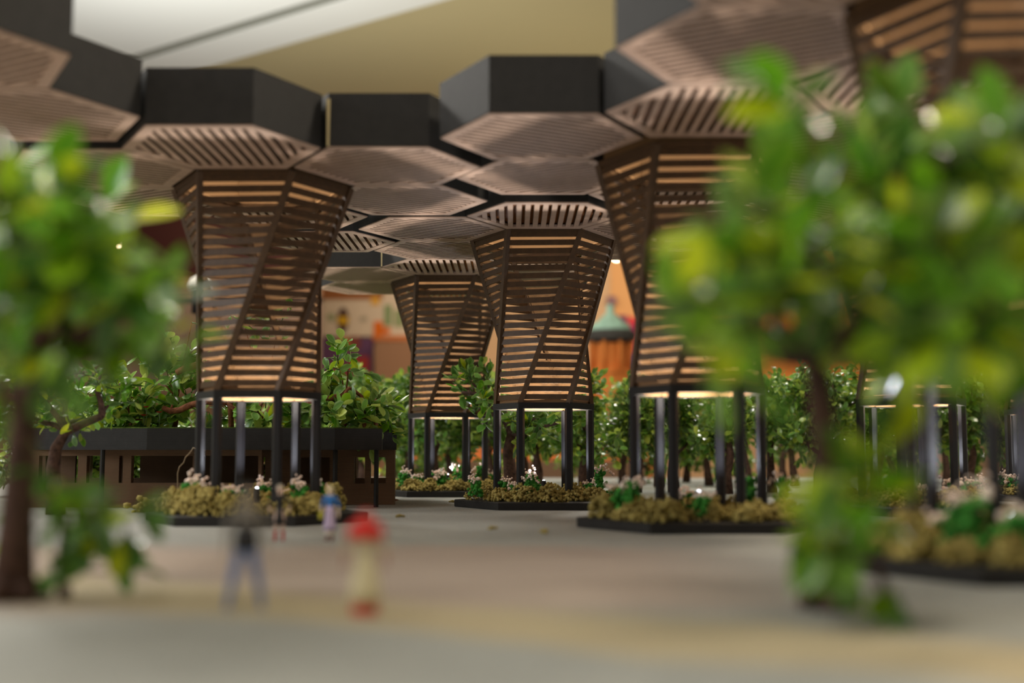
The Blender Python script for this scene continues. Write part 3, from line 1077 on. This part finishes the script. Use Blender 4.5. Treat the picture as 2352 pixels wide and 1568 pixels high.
# tree right behind the middle column and the leafy tree left of it
bx, by = px(1172, 1110, 19.4).x, 19.4
T = [(bx, by, 0.0), (bx, by, 0.4), (bx - 0.03, by, 0.75), (bx + 0.02, by, 1.05), (bx - 0.1, by, 1.35), (bx - 0.2, by, 1.6)]
r = random.Random(71)
CR = [(1085, 880, 35, 6), (1060, 900, 25, 3), (1110, 920, 35, 6), (1120, 870, 30, 5), (1090, 950, 30, 5), (1150, 940, 35, 5), (1180, 975, 35, 6), (1230, 960, 35, 6), (1290, 970, 30, 5), (1210, 1000, 30, 4)]
plant('sharp_leafed_tree', 'sharply seen tree with pointed leaves between the middle and farthest columns', 'tree', (bx, by, 0), T, crown_px(CR, 19.2, 0.35, r), (0.16, 0.27), 240, 72, None, 0.10, stemlen=0.3, per=7, variants=(4, 4, 1, 2))

# belt of trees behind the columns
WHERE = ['behind the building corner', 'left of the farthest column', 'behind the farthest column', 'between the two clearest columns', 'behind the middle column legs', 'right of the middle column', 'beside the right column', 'behind the right column legs', 'behind the foreground trunk', 'right of the trunk', 'behind the cropped planter', 'by the right edge column', 'at the far right edge']
LABS = set()
KINDS = (('slender', 'nearer'), ('rounded', 'second'), ('bushy', 'rearmost'), ('squat', 'pavilion-side'))
r = random.Random(99)
n = 0
for row, (d0, xs) in enumerate(((23.4, [700, 800, 890, 985, 1085, 1240, 1345, 1450, 1555, 1665, 1775, 1885, 2000, 2110, 2220, 2330]), (26.2, [740, 835, 935, 1035, 1135, 1225, 1320, 1420, 1520, 1620, 1720, 1820, 1930, 2050, 2170, 2290]), (29.0, [690, 800, 910, 1020, 1130, 1240, 1350, 1460, 1570, 1680, 1790, 1900, 2010, 2120, 2230, 2340]), (20.6, [60, 150, 240, 330, 420, 510, 600]))):
    if row == 3:
        WHERE = ['at its left end', 'behind its corner post', 'behind its second window', 'behind its widest opening', 'behind its closed front', 'behind the left column', 'behind its side wall']
    for i, x in enumerate(xs):
        d = d0 + r.uniform(-0.6, 0.6)
        if row == 0 and x > 1300:
            d -= 1.6
        x += r.uniform(-14, 14)
        p = px(x, 1034, d)
        h = 2.2 + r.uniform(-0.18, 0.2) + 0.12 * row
        if row == 3:
            h = 1.35
        T = [(p.x, p.y, 0), (p.x + r.uniform(-.05, .05), p.y, 0.35), (p.x + r.uniform(-.1, .1), p.y, 0.7), (p.x + r.uniform(-.15, .15), p.y, 1.05), (p.x + r.uniform(-.2, .2), p.y, h * 0.7)]
        cr = []
        lo_ = (0.85, 0.8, 0.2, 0.2)[row]
        for k in range(11):
            a = r.uniform(0, 6.28)
            rr = r.uniform(0.05, 0.55)
            cr.append((Vector((p.x + rr * math.cos(a), p.y + rr * math.sin(a), r.uniform(lo_, h - 0.3) if k else h - 0.35)), 0.34, 14))
        lab = '%s %s tree in the %s row, %s' % ('left-leaning' if T[-1][0] < p.x else 'right-leaning', *KINDS[row], WHERE[min(range(len(WHERE)), key=lambda q: abs(x - ((700 + q * 132) if row < 3 else (60 + q * 90))))])
        if lab in LABS:
            lab = lab.replace(' tree in', ' second tree in')
        LABS.add(lab)
        plant('belt_tree', lab, 'tree', (p.x, p.y, 0), T, cr, (0.12, 0.20), (110, 60, 30, 30)[row], 200 + n, 'belt of trees behind the columns', 0.075, stemlen=0.22, per=7, variants=(3, 4, 2, 2) if row < 2 else (2, 2, 1))
        n += 1


# ------------------------------------------------------------------ miniature people
def skin_body(name, joints, edges, mats, pick, parent):
    """joints: name -> (pos, radius); grown with a Skin modifier into one continuous surface"""
    names = list(joints)
    m = bpy.data.meshes.new(name)
    m.from_pydata([joints[k][0] for k in names], [(names.index(a), names.index(c)) for a, c in edges], [])
    o = link(bpy.data.objects.new(name, m))
    o.modifiers.new('skin', 'SKIN')
    sk = m.skin_vertices
    if not sk:
        bpy.context.view_layer.objects.active = o
    for i, k in enumerate(names):
        sk[0].data[i].radius = (joints[k][1],) * 2 if not isinstance(joints[k][1], tuple) else joints[k][1]
        sk[0].data[i].use_root = (k == 'pelvis')
    s = o.modifiers.new('sub', 'SUBSURF')
    s.levels = s.render_levels = 2
    dg = bpy.context.evaluated_depsgraph_get()
    me = bpy.data.meshes.new_from_object(o.evaluated_get(dg))
    bpy.data.objects.remove(o)
    me.materials.clear()
    for q in mats:
        me.materials.append(q)
    for p in me.polygons:
        p.material_index = pick(p.center)
        p.use_smooth = True
    return ob(name, me, parent)


def person(label, foot, h, turn, cols, stance, dress=None, hair=None, bag=None, arms='down', boot=0.105):
    """cols: skin, top, legs, shoes colours; stance: half distance of the feet / height"""
    H = h
    root = thing('person', label, 'person', foot, turn, 'miniature people on the plaza')
    st = stance
    lf = 0.06
    ax = 0.15 if arms == 'out' else 0.125
    ha = {'down': 0.47, 'out': 0.50, 'hips': 0.55}[arms]
    J = {'pelvis': ((0, 0, 0.53), (0.075, 0.058)), 'belly': ((0, 0, 0.61), (0.066, 0.05)), 'chest': ((0, 0, 0.72), (0.082, 0.055)), 'shoulders': ((0, 0, 0.80), (0.05, 0.045)),
         'neck': ((0, -0.005, 0.855), 0.028), 'head0': ((0, -0.012, 0.895), (0.044, 0.05)), 'head1': ((0, -0.012, 0.945), (0.050, 0.056)), 'head2': ((0, -0.008, 0.985), (0.034, 0.036))}
    E_ = [('pelvis', 'belly'), ('belly', 'chest'), ('chest', 'shoulders'), ('shoulders', 'neck'), ('neck', 'head0'), ('head0', 'head1'), ('head1', 'head2')]
    for s, q in ((-1, 'l'), (1, 'r')):
        ex = 0.16 if arms == 'down' else 0.20
        J.update({'sh' + q: ((s * 0.105, 0, 0.80), 0.036), 'el' + q: ((s * ex, 0.012, 0.645), 0.027), 'wr' + q: ((s * (ax + 0.04), -0.02, ha + 0.03), 0.018), 'ha' + q: ((s * (ax + 0.045), -0.028, ha - 0.005), (0.013, 0.02)),
                  'hip' + q: ((s * 0.05, 0, 0.50), 0.058), 'kn' + q: ((s * (0.05 + st * 0.5), -0.012, 0.285), 0.040), 'an' + q: ((s * (0.05 + st), 0.012, 0.06), 0.026), 'he' + q: ((s * (0.05 + st), 0.006, 0.024), 0.026), 'to' + q: ((s * (0.055 + st), -0.085, 0.018), 0.020)})
        E_ += [('shoulders', 'sh' + q), ('sh' + q, 'el' + q), ('el' + q, 'wr' + q), ('wr' + q, 'ha' + q), ('pelvis', 'hip' + q), ('hip' + q, 'kn' + q), ('kn' + q, 'an' + q), ('an' + q, 'he' + q), ('he' + q, 'to' + q)]
        hx, hy, hz = J['ha' + q][0]
        for f_ in range(4):                       # four fingers, slightly curled
            ln = (0.034, 0.040, 0.037, 0.029)[f_]
            y_ = hy - 0.016 + f_ * 0.011
            J['f%s%d' % (q, f_)] = ((hx + s * 0.003, y_, hz - 0.026), 0.0052)
            J['g%s%d' % (q, f_)] = ((hx - s * 0.006, y_ - 0.003, hz - 0.026 - ln * 0.6), 0.0045)
            E_ += [('ha' + q, 'f%s%d' % (q, f_)), ('f%s%d' % (q, f_), 'g%s%d' % (q, f_))]
        J['t' + q] = ((hx - s * 0.004, hy - 0.032, hz - 0.004), 0.0055)
        J['u' + q] = ((hx - s * 0.008, hy - 0.040, hz - 0.024), 0.0048)
        E_ += [('ha' + q, 't' + q), ('t' + q, 'u' + q)]
    J = {k: (tuple(c * H for c in p), tuple(c * H for c in rr) if isinstance(rr, tuple) else rr * H) for k, (p, rr) in J.items()}
    mats = [material('figure_paint', lin(*c), 0.6, 0.3) for c in cols]

    def pick(c):
        z, x = c.z / H, abs(c.x) / H
        if z > 0.84:
            return 0
        if x > 0.105 and z < 0.62 and z > 0.36:
            return 0
        if z > 0.56 or (x > 0.11 and z > 0.36):
            return 1
        if z > boot:
            return 2
        return 3
    body = skin_body('body', J, E_, mats, pick, root)
    ink = material('figure_ink', lin(40, 26, 22), 0.6)
    b = MB()
    for s in (-1, 1):
        b.lathe([(0.002 * H, 0), (0.006 * H, 0.004 * H), (0.002 * H, 0.008 * H)], 8, s * 0.02 * H, -0.066 * H)
    b2 = b.build('eyes', ink, root, True, (0, 0, 0.942 * H))
    b = MB(); b.tube([(0, -0.064 * H, 0.945 * H), (0, -0.078 * H, 0.922 * H), (0, -0.062 * H, 0.918 * H)], [0.004 * H, 0.008 * H, 0.005 * H], 6)
    b.build('nose', mats[0], root, True)
    b = MB(); b.bar((-0.015 * H, -0.063 * H, 0.902 * H), (0.015 * H, -0.063 * H, 0.902 * H), Vector((0, 1, 0)), Vector((0, 0, 1)), 0.006 * H, 0.005 * H)
    b.build('mouth', material('figure_lips', lin(170, 80, 72), 0.5), root)
    for s in (-1, 1):
        b = MB(); b.tube([(s * 0.05 * H, -0.005 * H, 0.955 * H), (s * 0.06 * H, -0.002 * H, 0.94 * H), (s * 0.05 * H, -0.008 * H, 0.918 * H)], [0.004 * H, 0.01 * H, 0.005 * H], 6)
        b.build('ear', mats[0], root, True)
    if hair:
        hc_, long_ = hair
        b = MB()
        b.lathe([(0.052 * H, 0.915 * H), (0.062 * H, 0.94 * H), (0.061 * H, 0.975 * H), (0.045 * H, 1.005 * H), (0.012 * H, 1.018 * H)], 14, 0, 0.014 * H)
        if long_:
            b.lathe([(0.040 * H, long_ * H), (0.058 * H, (long_ + 0.03) * H), (0.055 * H, 0.92 * H), (0.03 * H, 0.96 * H)], 12, 0, 0.03 * H, 1.0, 0.65)
        b.build('hair', material('figure_hair', lin(*hc_), 0.7), root, True)
    if dress:
        for nm, c, prof in dress:
            b = MB(); b.lathe([(a * H, z * H) for a, z in prof], 20, 0, 0, 1.0, 0.72)
            b.build(nm, material('figure_cloth', lin(*c), 0.75, noise=0.1, nscale=30), root, True)
    if bag:
        c, (x, z) = bag
        b = MB(); b.box((x - 0.03) * H, (x + 0.03) * H, -0.05 * H, 0.01 * H, (z - 0.09) * H, (z + 0.03) * H)
        bo = b.build('bag', material('bag_cloth', lin(*c), 0.7), root)
        b = MB(); b.tube([(x * H - 0.02 * H, -0.02 * H, (z + 0.03) * H), (x * H * 0.9, -0.02 * H, (z + 0.09) * H), (x * H + 0.02 * H, -0.02 * H, (z + 0.03) * H)], 0.005 * H, 6)
        b.build('bag_handle', material('bag_strap', lin(*c), 0.7), bo, True)
    return root


def foot_at(x, y):
    return on_plane(x, y, 0.0)


person('person striding in pale blue jeans and a dark jacket over grey', foot_at(562, 1398), 0.585, 0.25, [(150, 140, 128), (118, 112, 104), (100, 124, 170), (92, 114, 160)], 0.085,
       dress=[('jacket', (34, 32, 32), [(0.10, 0.48), (0.106, 0.55), (0.095, 0.63), (0.08, 0.68)])], hair=((66, 64, 60), 0.0))
person('person in a black outfit with red boots, grey-blond hair', foot_at(641, 1242), 0.47, 0.1, [(216, 186, 166), (36, 34, 34), (206, 178, 162), (170, 24, 26)], 0.02,
       dress=[('skirt', (34, 32, 32), [(0.105, 0.30), (0.10, 0.40), (0.085, 0.53), (0.07, 0.60)])], hair=((176, 166, 150), 0.0), arms='hips', boot=0.19)
person('blond person in a lilac dress with blue top and yellow bag', foot_at(757, 1242), 0.46, -0.1, [(220, 196, 172), (52, 112, 178), (196, 178, 196), (120, 62, 56)], 0.0,
       dress=[('dress', (184, 164, 192), [(0.125, 0.20), (0.115, 0.28), (0.095, 0.42), (0.08, 0.55), (0.072, 0.64)]), ('petticoat', (214, 200, 186), [(0.09, 0.10), (0.10, 0.16), (0.10, 0.22)])], hair=((212, 200, 150), 0.78), bag=((190, 184, 36), (-0.17, 0.5)))
person('person in a cream dress with red hooded cape and red boots', foot_at(838, 1412), 0.47, 0.0, [(150, 96, 76), (206, 190, 150), (212, 200, 164), (190, 60, 52)], 0.03,
       dress=[('dress', (214, 202, 162), [(0.16, 0.12), (0.15, 0.25), (0.115, 0.45), (0.085, 0.60), (0.095, 0.72), (0.08, 0.80)]), ('boots', (200, 62, 52), [(0.13, 0.0), (0.135, 0.06), (0.13, 0.13)]), ('cape', (206, 26, 14), [(0.19, 0.755), (0.185, 0.82), (0.14, 0.90), (0.06, 0.93)])], hair=((206, 26, 14), 0.80), arms='out')

# ------------------------------------------------------------------ gallery beyond the model
def flat_panel(name, x0, y0, x1, y1, d, mat, parent=None, th=0.12, smooth=False):
    p0, p1 = px(x0, y1, d), px(x1, y0, d)
    b = MB(); b.box(p0.x, p1.x, d, d + th, p0.z, p1.z)
    return b.build(name, mat, parent)


def paint(n, c):
    return material(n, lin(*c), 0.75, 0.2)


D = 111.11
pp_ = [None]
bn = thing('exhibition_banner', 'pale banner with a dark round emblem belted in yellow on the far wall', 'banner', (px(835, 1034, D).x, D, 9))


def on_banner(name, x0, y0, x1, y1, c, lift, round_=False):
    p0, p1 = px(x0, y1, D - lift), px(x1, y0, D - lift)
    b = MB()
    if round_:
        cx, cz = (p0.x + p1.x) / 2, (p0.z + p1.z) / 2
        a, e = (p1.x - p0.x) / 2, (p1.z - p0.z) / 2
        v = [(cx + a * math.cos(t), D - lift - k, cz + e * math.sin(t)) for k in (0.04, 0.0) for t in [2 * math.pi * i / 24 for i in range(24)]]
        f = [tuple(range(24)), tuple(reversed(range(24, 48)))] + [(i, (i + 1) % 24, 24 + (i + 1) % 24, 24 + i) for i in range(24)]
        b.add(v, f)
    else:
        b.box(p0.x, p1.x, D - lift - 0.04, (D - lift) if lift > 0.06 else (D + 0.888 if bn is not pp_[0] else D + 0.385), p0.z, p1.z)
    o = b.build(name, paint(name, c), bn)
    o.matrix_parent_inverse = Matrix.Translation(-bn.location)
    return o


on_banner('banner_sheet', 740, 672, 940, 772, (206, 184, 158), 0.05)
on_banner('banner_border', 740, 660, 880, 688, (150, 92, 50), 0.10)
on_banner('emblem', 774, 706, 802, 762, (84, 58, 48), 0.15, True)
on_banner('emblem_belt', 776, 727, 800, 744, (206, 158, 24), 0.2)
on_banner('green_mark', 752, 718, 770, 738, (150, 150, 110), 0.12, True)
on_banner('green_mark', 882, 700, 900, 748, (126, 142, 96), 0.12)
on_banner('green_mark', 905, 712, 935, 750, (140, 148, 104), 0.12)
on_banner('grey_mark', 826, 726, 844, 738, (164, 148, 124), 0.12, True)
on_banner('yellow_mark', 852, 682, 872, 700, (214, 158, 60), 0.12)
on_banner('orange_mark', 858, 738, 880, 770, (214, 104, 20), 0.16)
on_banner('orange_mark', 878, 752, 896, 766, (214, 104, 20), 0.16)
on_banner('orange_strip', 855, 770, 940, 782, (190, 110, 60), 0.14)
pw = thing('patchwork_panel', 'purple, red and yellow patchwork panel under the far banner', 'panel', (px(800, 1034, D).x, D, 5))
bn = pw
on_banner('purple_sheet', 735, 776, 856, 880, (98, 64, 92), 0.05)
on_banner('yellow_patch', 776, 776, 800, 802, (206, 146, 34), 0.12)
on_banner('brown_patch', 800, 772, 828, 800, (124, 62, 50), 0.10)
on_banner('red_patch', 800, 818, 848, 858, (170, 58, 50), 0.12)
on_banner('red_patch', 756, 838, 800, 870, (150, 70, 70), 0.10)
o = flat_panel('display_counter', 856, 784, 1010, 1374, 108.0, paint('counter', (142, 104, 76)), None, 3.998)
tag(o, 'plain tan-brown counter below the far banner', 'counter', kind='thing')

# bright orange gallery panels on the right
for x0, x1, y0, y1, c, lab in ((1340, 1402, 612, 860, (196, 164, 130), 'pale tan wall panel behind the green-roofed pavilion'), (1402, 1462, 600, 730, (208, 158, 106), 'glowing orange-tan wall panel beside the lattice column'),
                               (1640, 2080, 560, 905, (206, 128, 62), 'wide orange wall panel behind the right tree')):
    o = flat_panel('wall_panel', x0, y0, x1, y1, 111.5, paint('panel', c), None, 0.498)
    tag(o, lab, 'wall panel', kind='thing')
pp = thing('patchwork_panel', 'red and purple patchwork panel right of the green-roofed pavilion', 'panel', (px(1440, 1034, 111).x, 111, 8))
D = 111.11
pp_[0] = pp
bn = pp
on_banner('red_sheet', 1408, 728, 1470, 800, (196, 60, 68), 0.05)
on_banner('purple_patch', 1412, 724, 1440, 740, (108, 60, 92), 0.12)
on_banner('purple_patch', 1442, 746, 1466, 774, (136, 44, 86), 0.12)
on_banner('coral_sheet', 1424, 776, 1470, 812, (202, 88, 64), 0.14)
on_banner('violet_patch', 1436, 812, 1470, 834, (112, 70, 112), 0.16)
on_banner('blue_patch', 1436, 834, 1470, 856, (74, 66, 90), 0.18)
on_banner('purple_patch', 1394, 680, 1416, 700, (128, 100, 108), 0.12)

# orange pavilion with a green roof (another exhibit)
PD = 60.0
c0 = px(1404, 1034, PD)
pv = thing('orange_pavilion', 'orange pavilion with pale green tiered roof on the far exhibit', 'pavilion', (c0.x, c0.y, 0))


def zz(y):
    return px(1404, y, PD).z


def rr(w):
    return w / F_PX * PD


org = material('orange_paint', lin(240, 142, 66), 0.7, 0.2, noise=0.15, nscale=0.6)
grn = material('pale_green_paint', lin(190, 228, 202), 0.6, 0.3, noise=0.15, nscale=1.5)
drk = paint('slate_eaves', (84, 80, 74))
b = MB(); b.lathe([(rr(44), zz(880)), (rr(44), zz(790))], 8); b.build('drum', org, pv)
for k in range(8):
    a = math.radians(45 * k + 22.5)
    b = MB(); b.tube([(rr(48) * math.cos(a), rr(48) * math.sin(a), zz(860)), (rr(48) * math.cos(a), rr(48) * math.sin(a), zz(784))], rr(5), 8)
    b.build('pillar', org, pv, True)
b = MB(); b.lathe([(rr(52), zz(925)), (rr(52), zz(862)), (rr(56), zz(858)), (rr(56), zz(850))], 8); b.build('plinth', org, pv)
b = MB(); b.lathe([(rr(56), zz(784)), (rr(60), zz(776)), (rr(60), zz(764)), (rr(54), zz(760))], 16); b.build('eaves', drk, pv)
b = MB(); b.lathe([(rr(50), zz(762)), (rr(46), zz(750)), (rr(30), zz(738)), (rr(18), zz(726)), (rr(9), zz(718)), (rr(9), zz(704)), (rr(3), zz(698))], 16); b.build('roof', grn, pv, True)
for k in range(6):
    a = math.radians(60 * k)
    b = MB(); b.lathe([(rr(10), zz(760)), (rr(11), zz(752)), (rr(7), zz(744)), (rr(2), zz(740))], 10, rr(36) * math.cos(a), rr(36) * math.sin(a)); b.build('dormer', grn, pv, True)
b = MB(); b.box(-rr(90), rr(90), -rr(60), rr(90), -13, zz(925)); b.build('stand', paint('stand', (206, 118, 58)), pv)
# low orange boards glimpsed between the belt trees
o = flat_panel('orange_board', 900, 1016, 1480, 1058, 40.0, paint('orange_board', (222, 120, 60)), None, 0.3)
tag(o, 'low orange board glimpsed between the tree trunks', 'board', kind='thing')
b = MB(); p0, p1 = px(900, 1058, 40.0), px(1480, 1058, 40.0)
b.box(p0.x, p1.x, 39.6, 42, -13, p0.z)
tag(b.build('display_table', paint('table_paint', (120, 90, 66))), 'brown display table under the low orange board', 'table', kind='thing')

# dark red stage wall on the left
sw = thing('stage_wall', 'dark red wall with tan rail behind the left tree', 'wall', px(300, 1034, 96.0))
D = 96.0
bn = sw
on_banner('maroon_panel', -100, 440, 760, 640, (52, 18, 10), 0.0)
on_banner('tan_rail', -100, 640, 740, 684, (130, 96, 70), 0.3)
on_banner('black_groove', -100, 682, 740, 694, (30, 24, 22), 0.35)
on_banner('grey_brown_panel', -100, 694, 740, 900, (122, 98, 82), 0.3)
sl = thing('domed_lamp', 'white-domed black lamp half hidden behind the left lattice column', 'lamp', (px(450, 1034, 34).x, 34, 0))
zz2 = lambda y: px(450, y, 34).z
r2 = lambda w: w / F_PX * 34
b = MB(); b.lathe([(r2(26), zz2(664)), (r2(27), zz2(654)), (r2(22), zz2(642)), (r2(10), zz2(634)), (r2(2), zz2(632))], 18); b.build('dome', paint('white_dome', (214, 208, 198)), sl, True)
b = MB(); b.lathe([(r2(18), zz2(720)), (r2(17), zz2(666)), (r2(14), zz2(662))], 14); b.build('body', paint('black_lamp', (26, 24, 24)), sl, True)
b = MB(); b.lathe([(r2(5), -0.5), (r2(5), zz2(720))], 8); b.build('stand_pole', paint('black_pole', (26, 24, 24)), sl, True)
b = MB(); b.lathe([(r2(40), -13.0), (r2(40), -12.6), (r2(8), -12.4), (r2(6), -0.5)], 14); b.build('foot', paint('black_foot', (26, 24, 24)), sl, True)

# small warm spotlights hanging in the gallery
lampm = material('warm_bulb', (1, 0.85, 0.6, 1), 0.3, 0.5, emit=(1.0, 0.72, 0.42, 1), estr=16)
for x, y, w, d, lab in ((265, 560, 14, 80, 'small warm gallery spotlight seen through the left tree'), (1838, 624, 20, 80, 'bright warm gallery spotlight seen through the right tree'), (1936, 775, 24, 80, 'low warm gallery light by the right foreground trunk'), (1416, 588, 18, 80, 'white gallery light under the canopy beside the middle column')):
    c = px(x, y, d)
    s = thing('gallery_spotlight', lab, 'lamp', c, 0, 'gallery spotlights')
    s_ = w / F_PX * d / 2
    b = MB(); b.lathe([(s_ * 0.5, -s_), (s_, -s_ * 0.5), (s_, s_ * 0.3), (s_ * 0.6, s_ * 0.7)], 14); b.build('bulb', lampm, s, True)
    b = MB(); b.lathe([(s_ * 0.65, s_ * 0.6), (s_ * 0.65, s_ * 1.6), (s_ * 0.3, s_ * 1.8)], 14); b.build('housing', paint('lamp_housing', (40, 36, 32)), s, True)
    b = MB(); b.tube([(0, 0, s_ * 1.7), (0, 0, 25.6 - c.z)], 0.04, 6); b.build('cable', paint('lamp_cable', (40, 36, 32)), s, True)
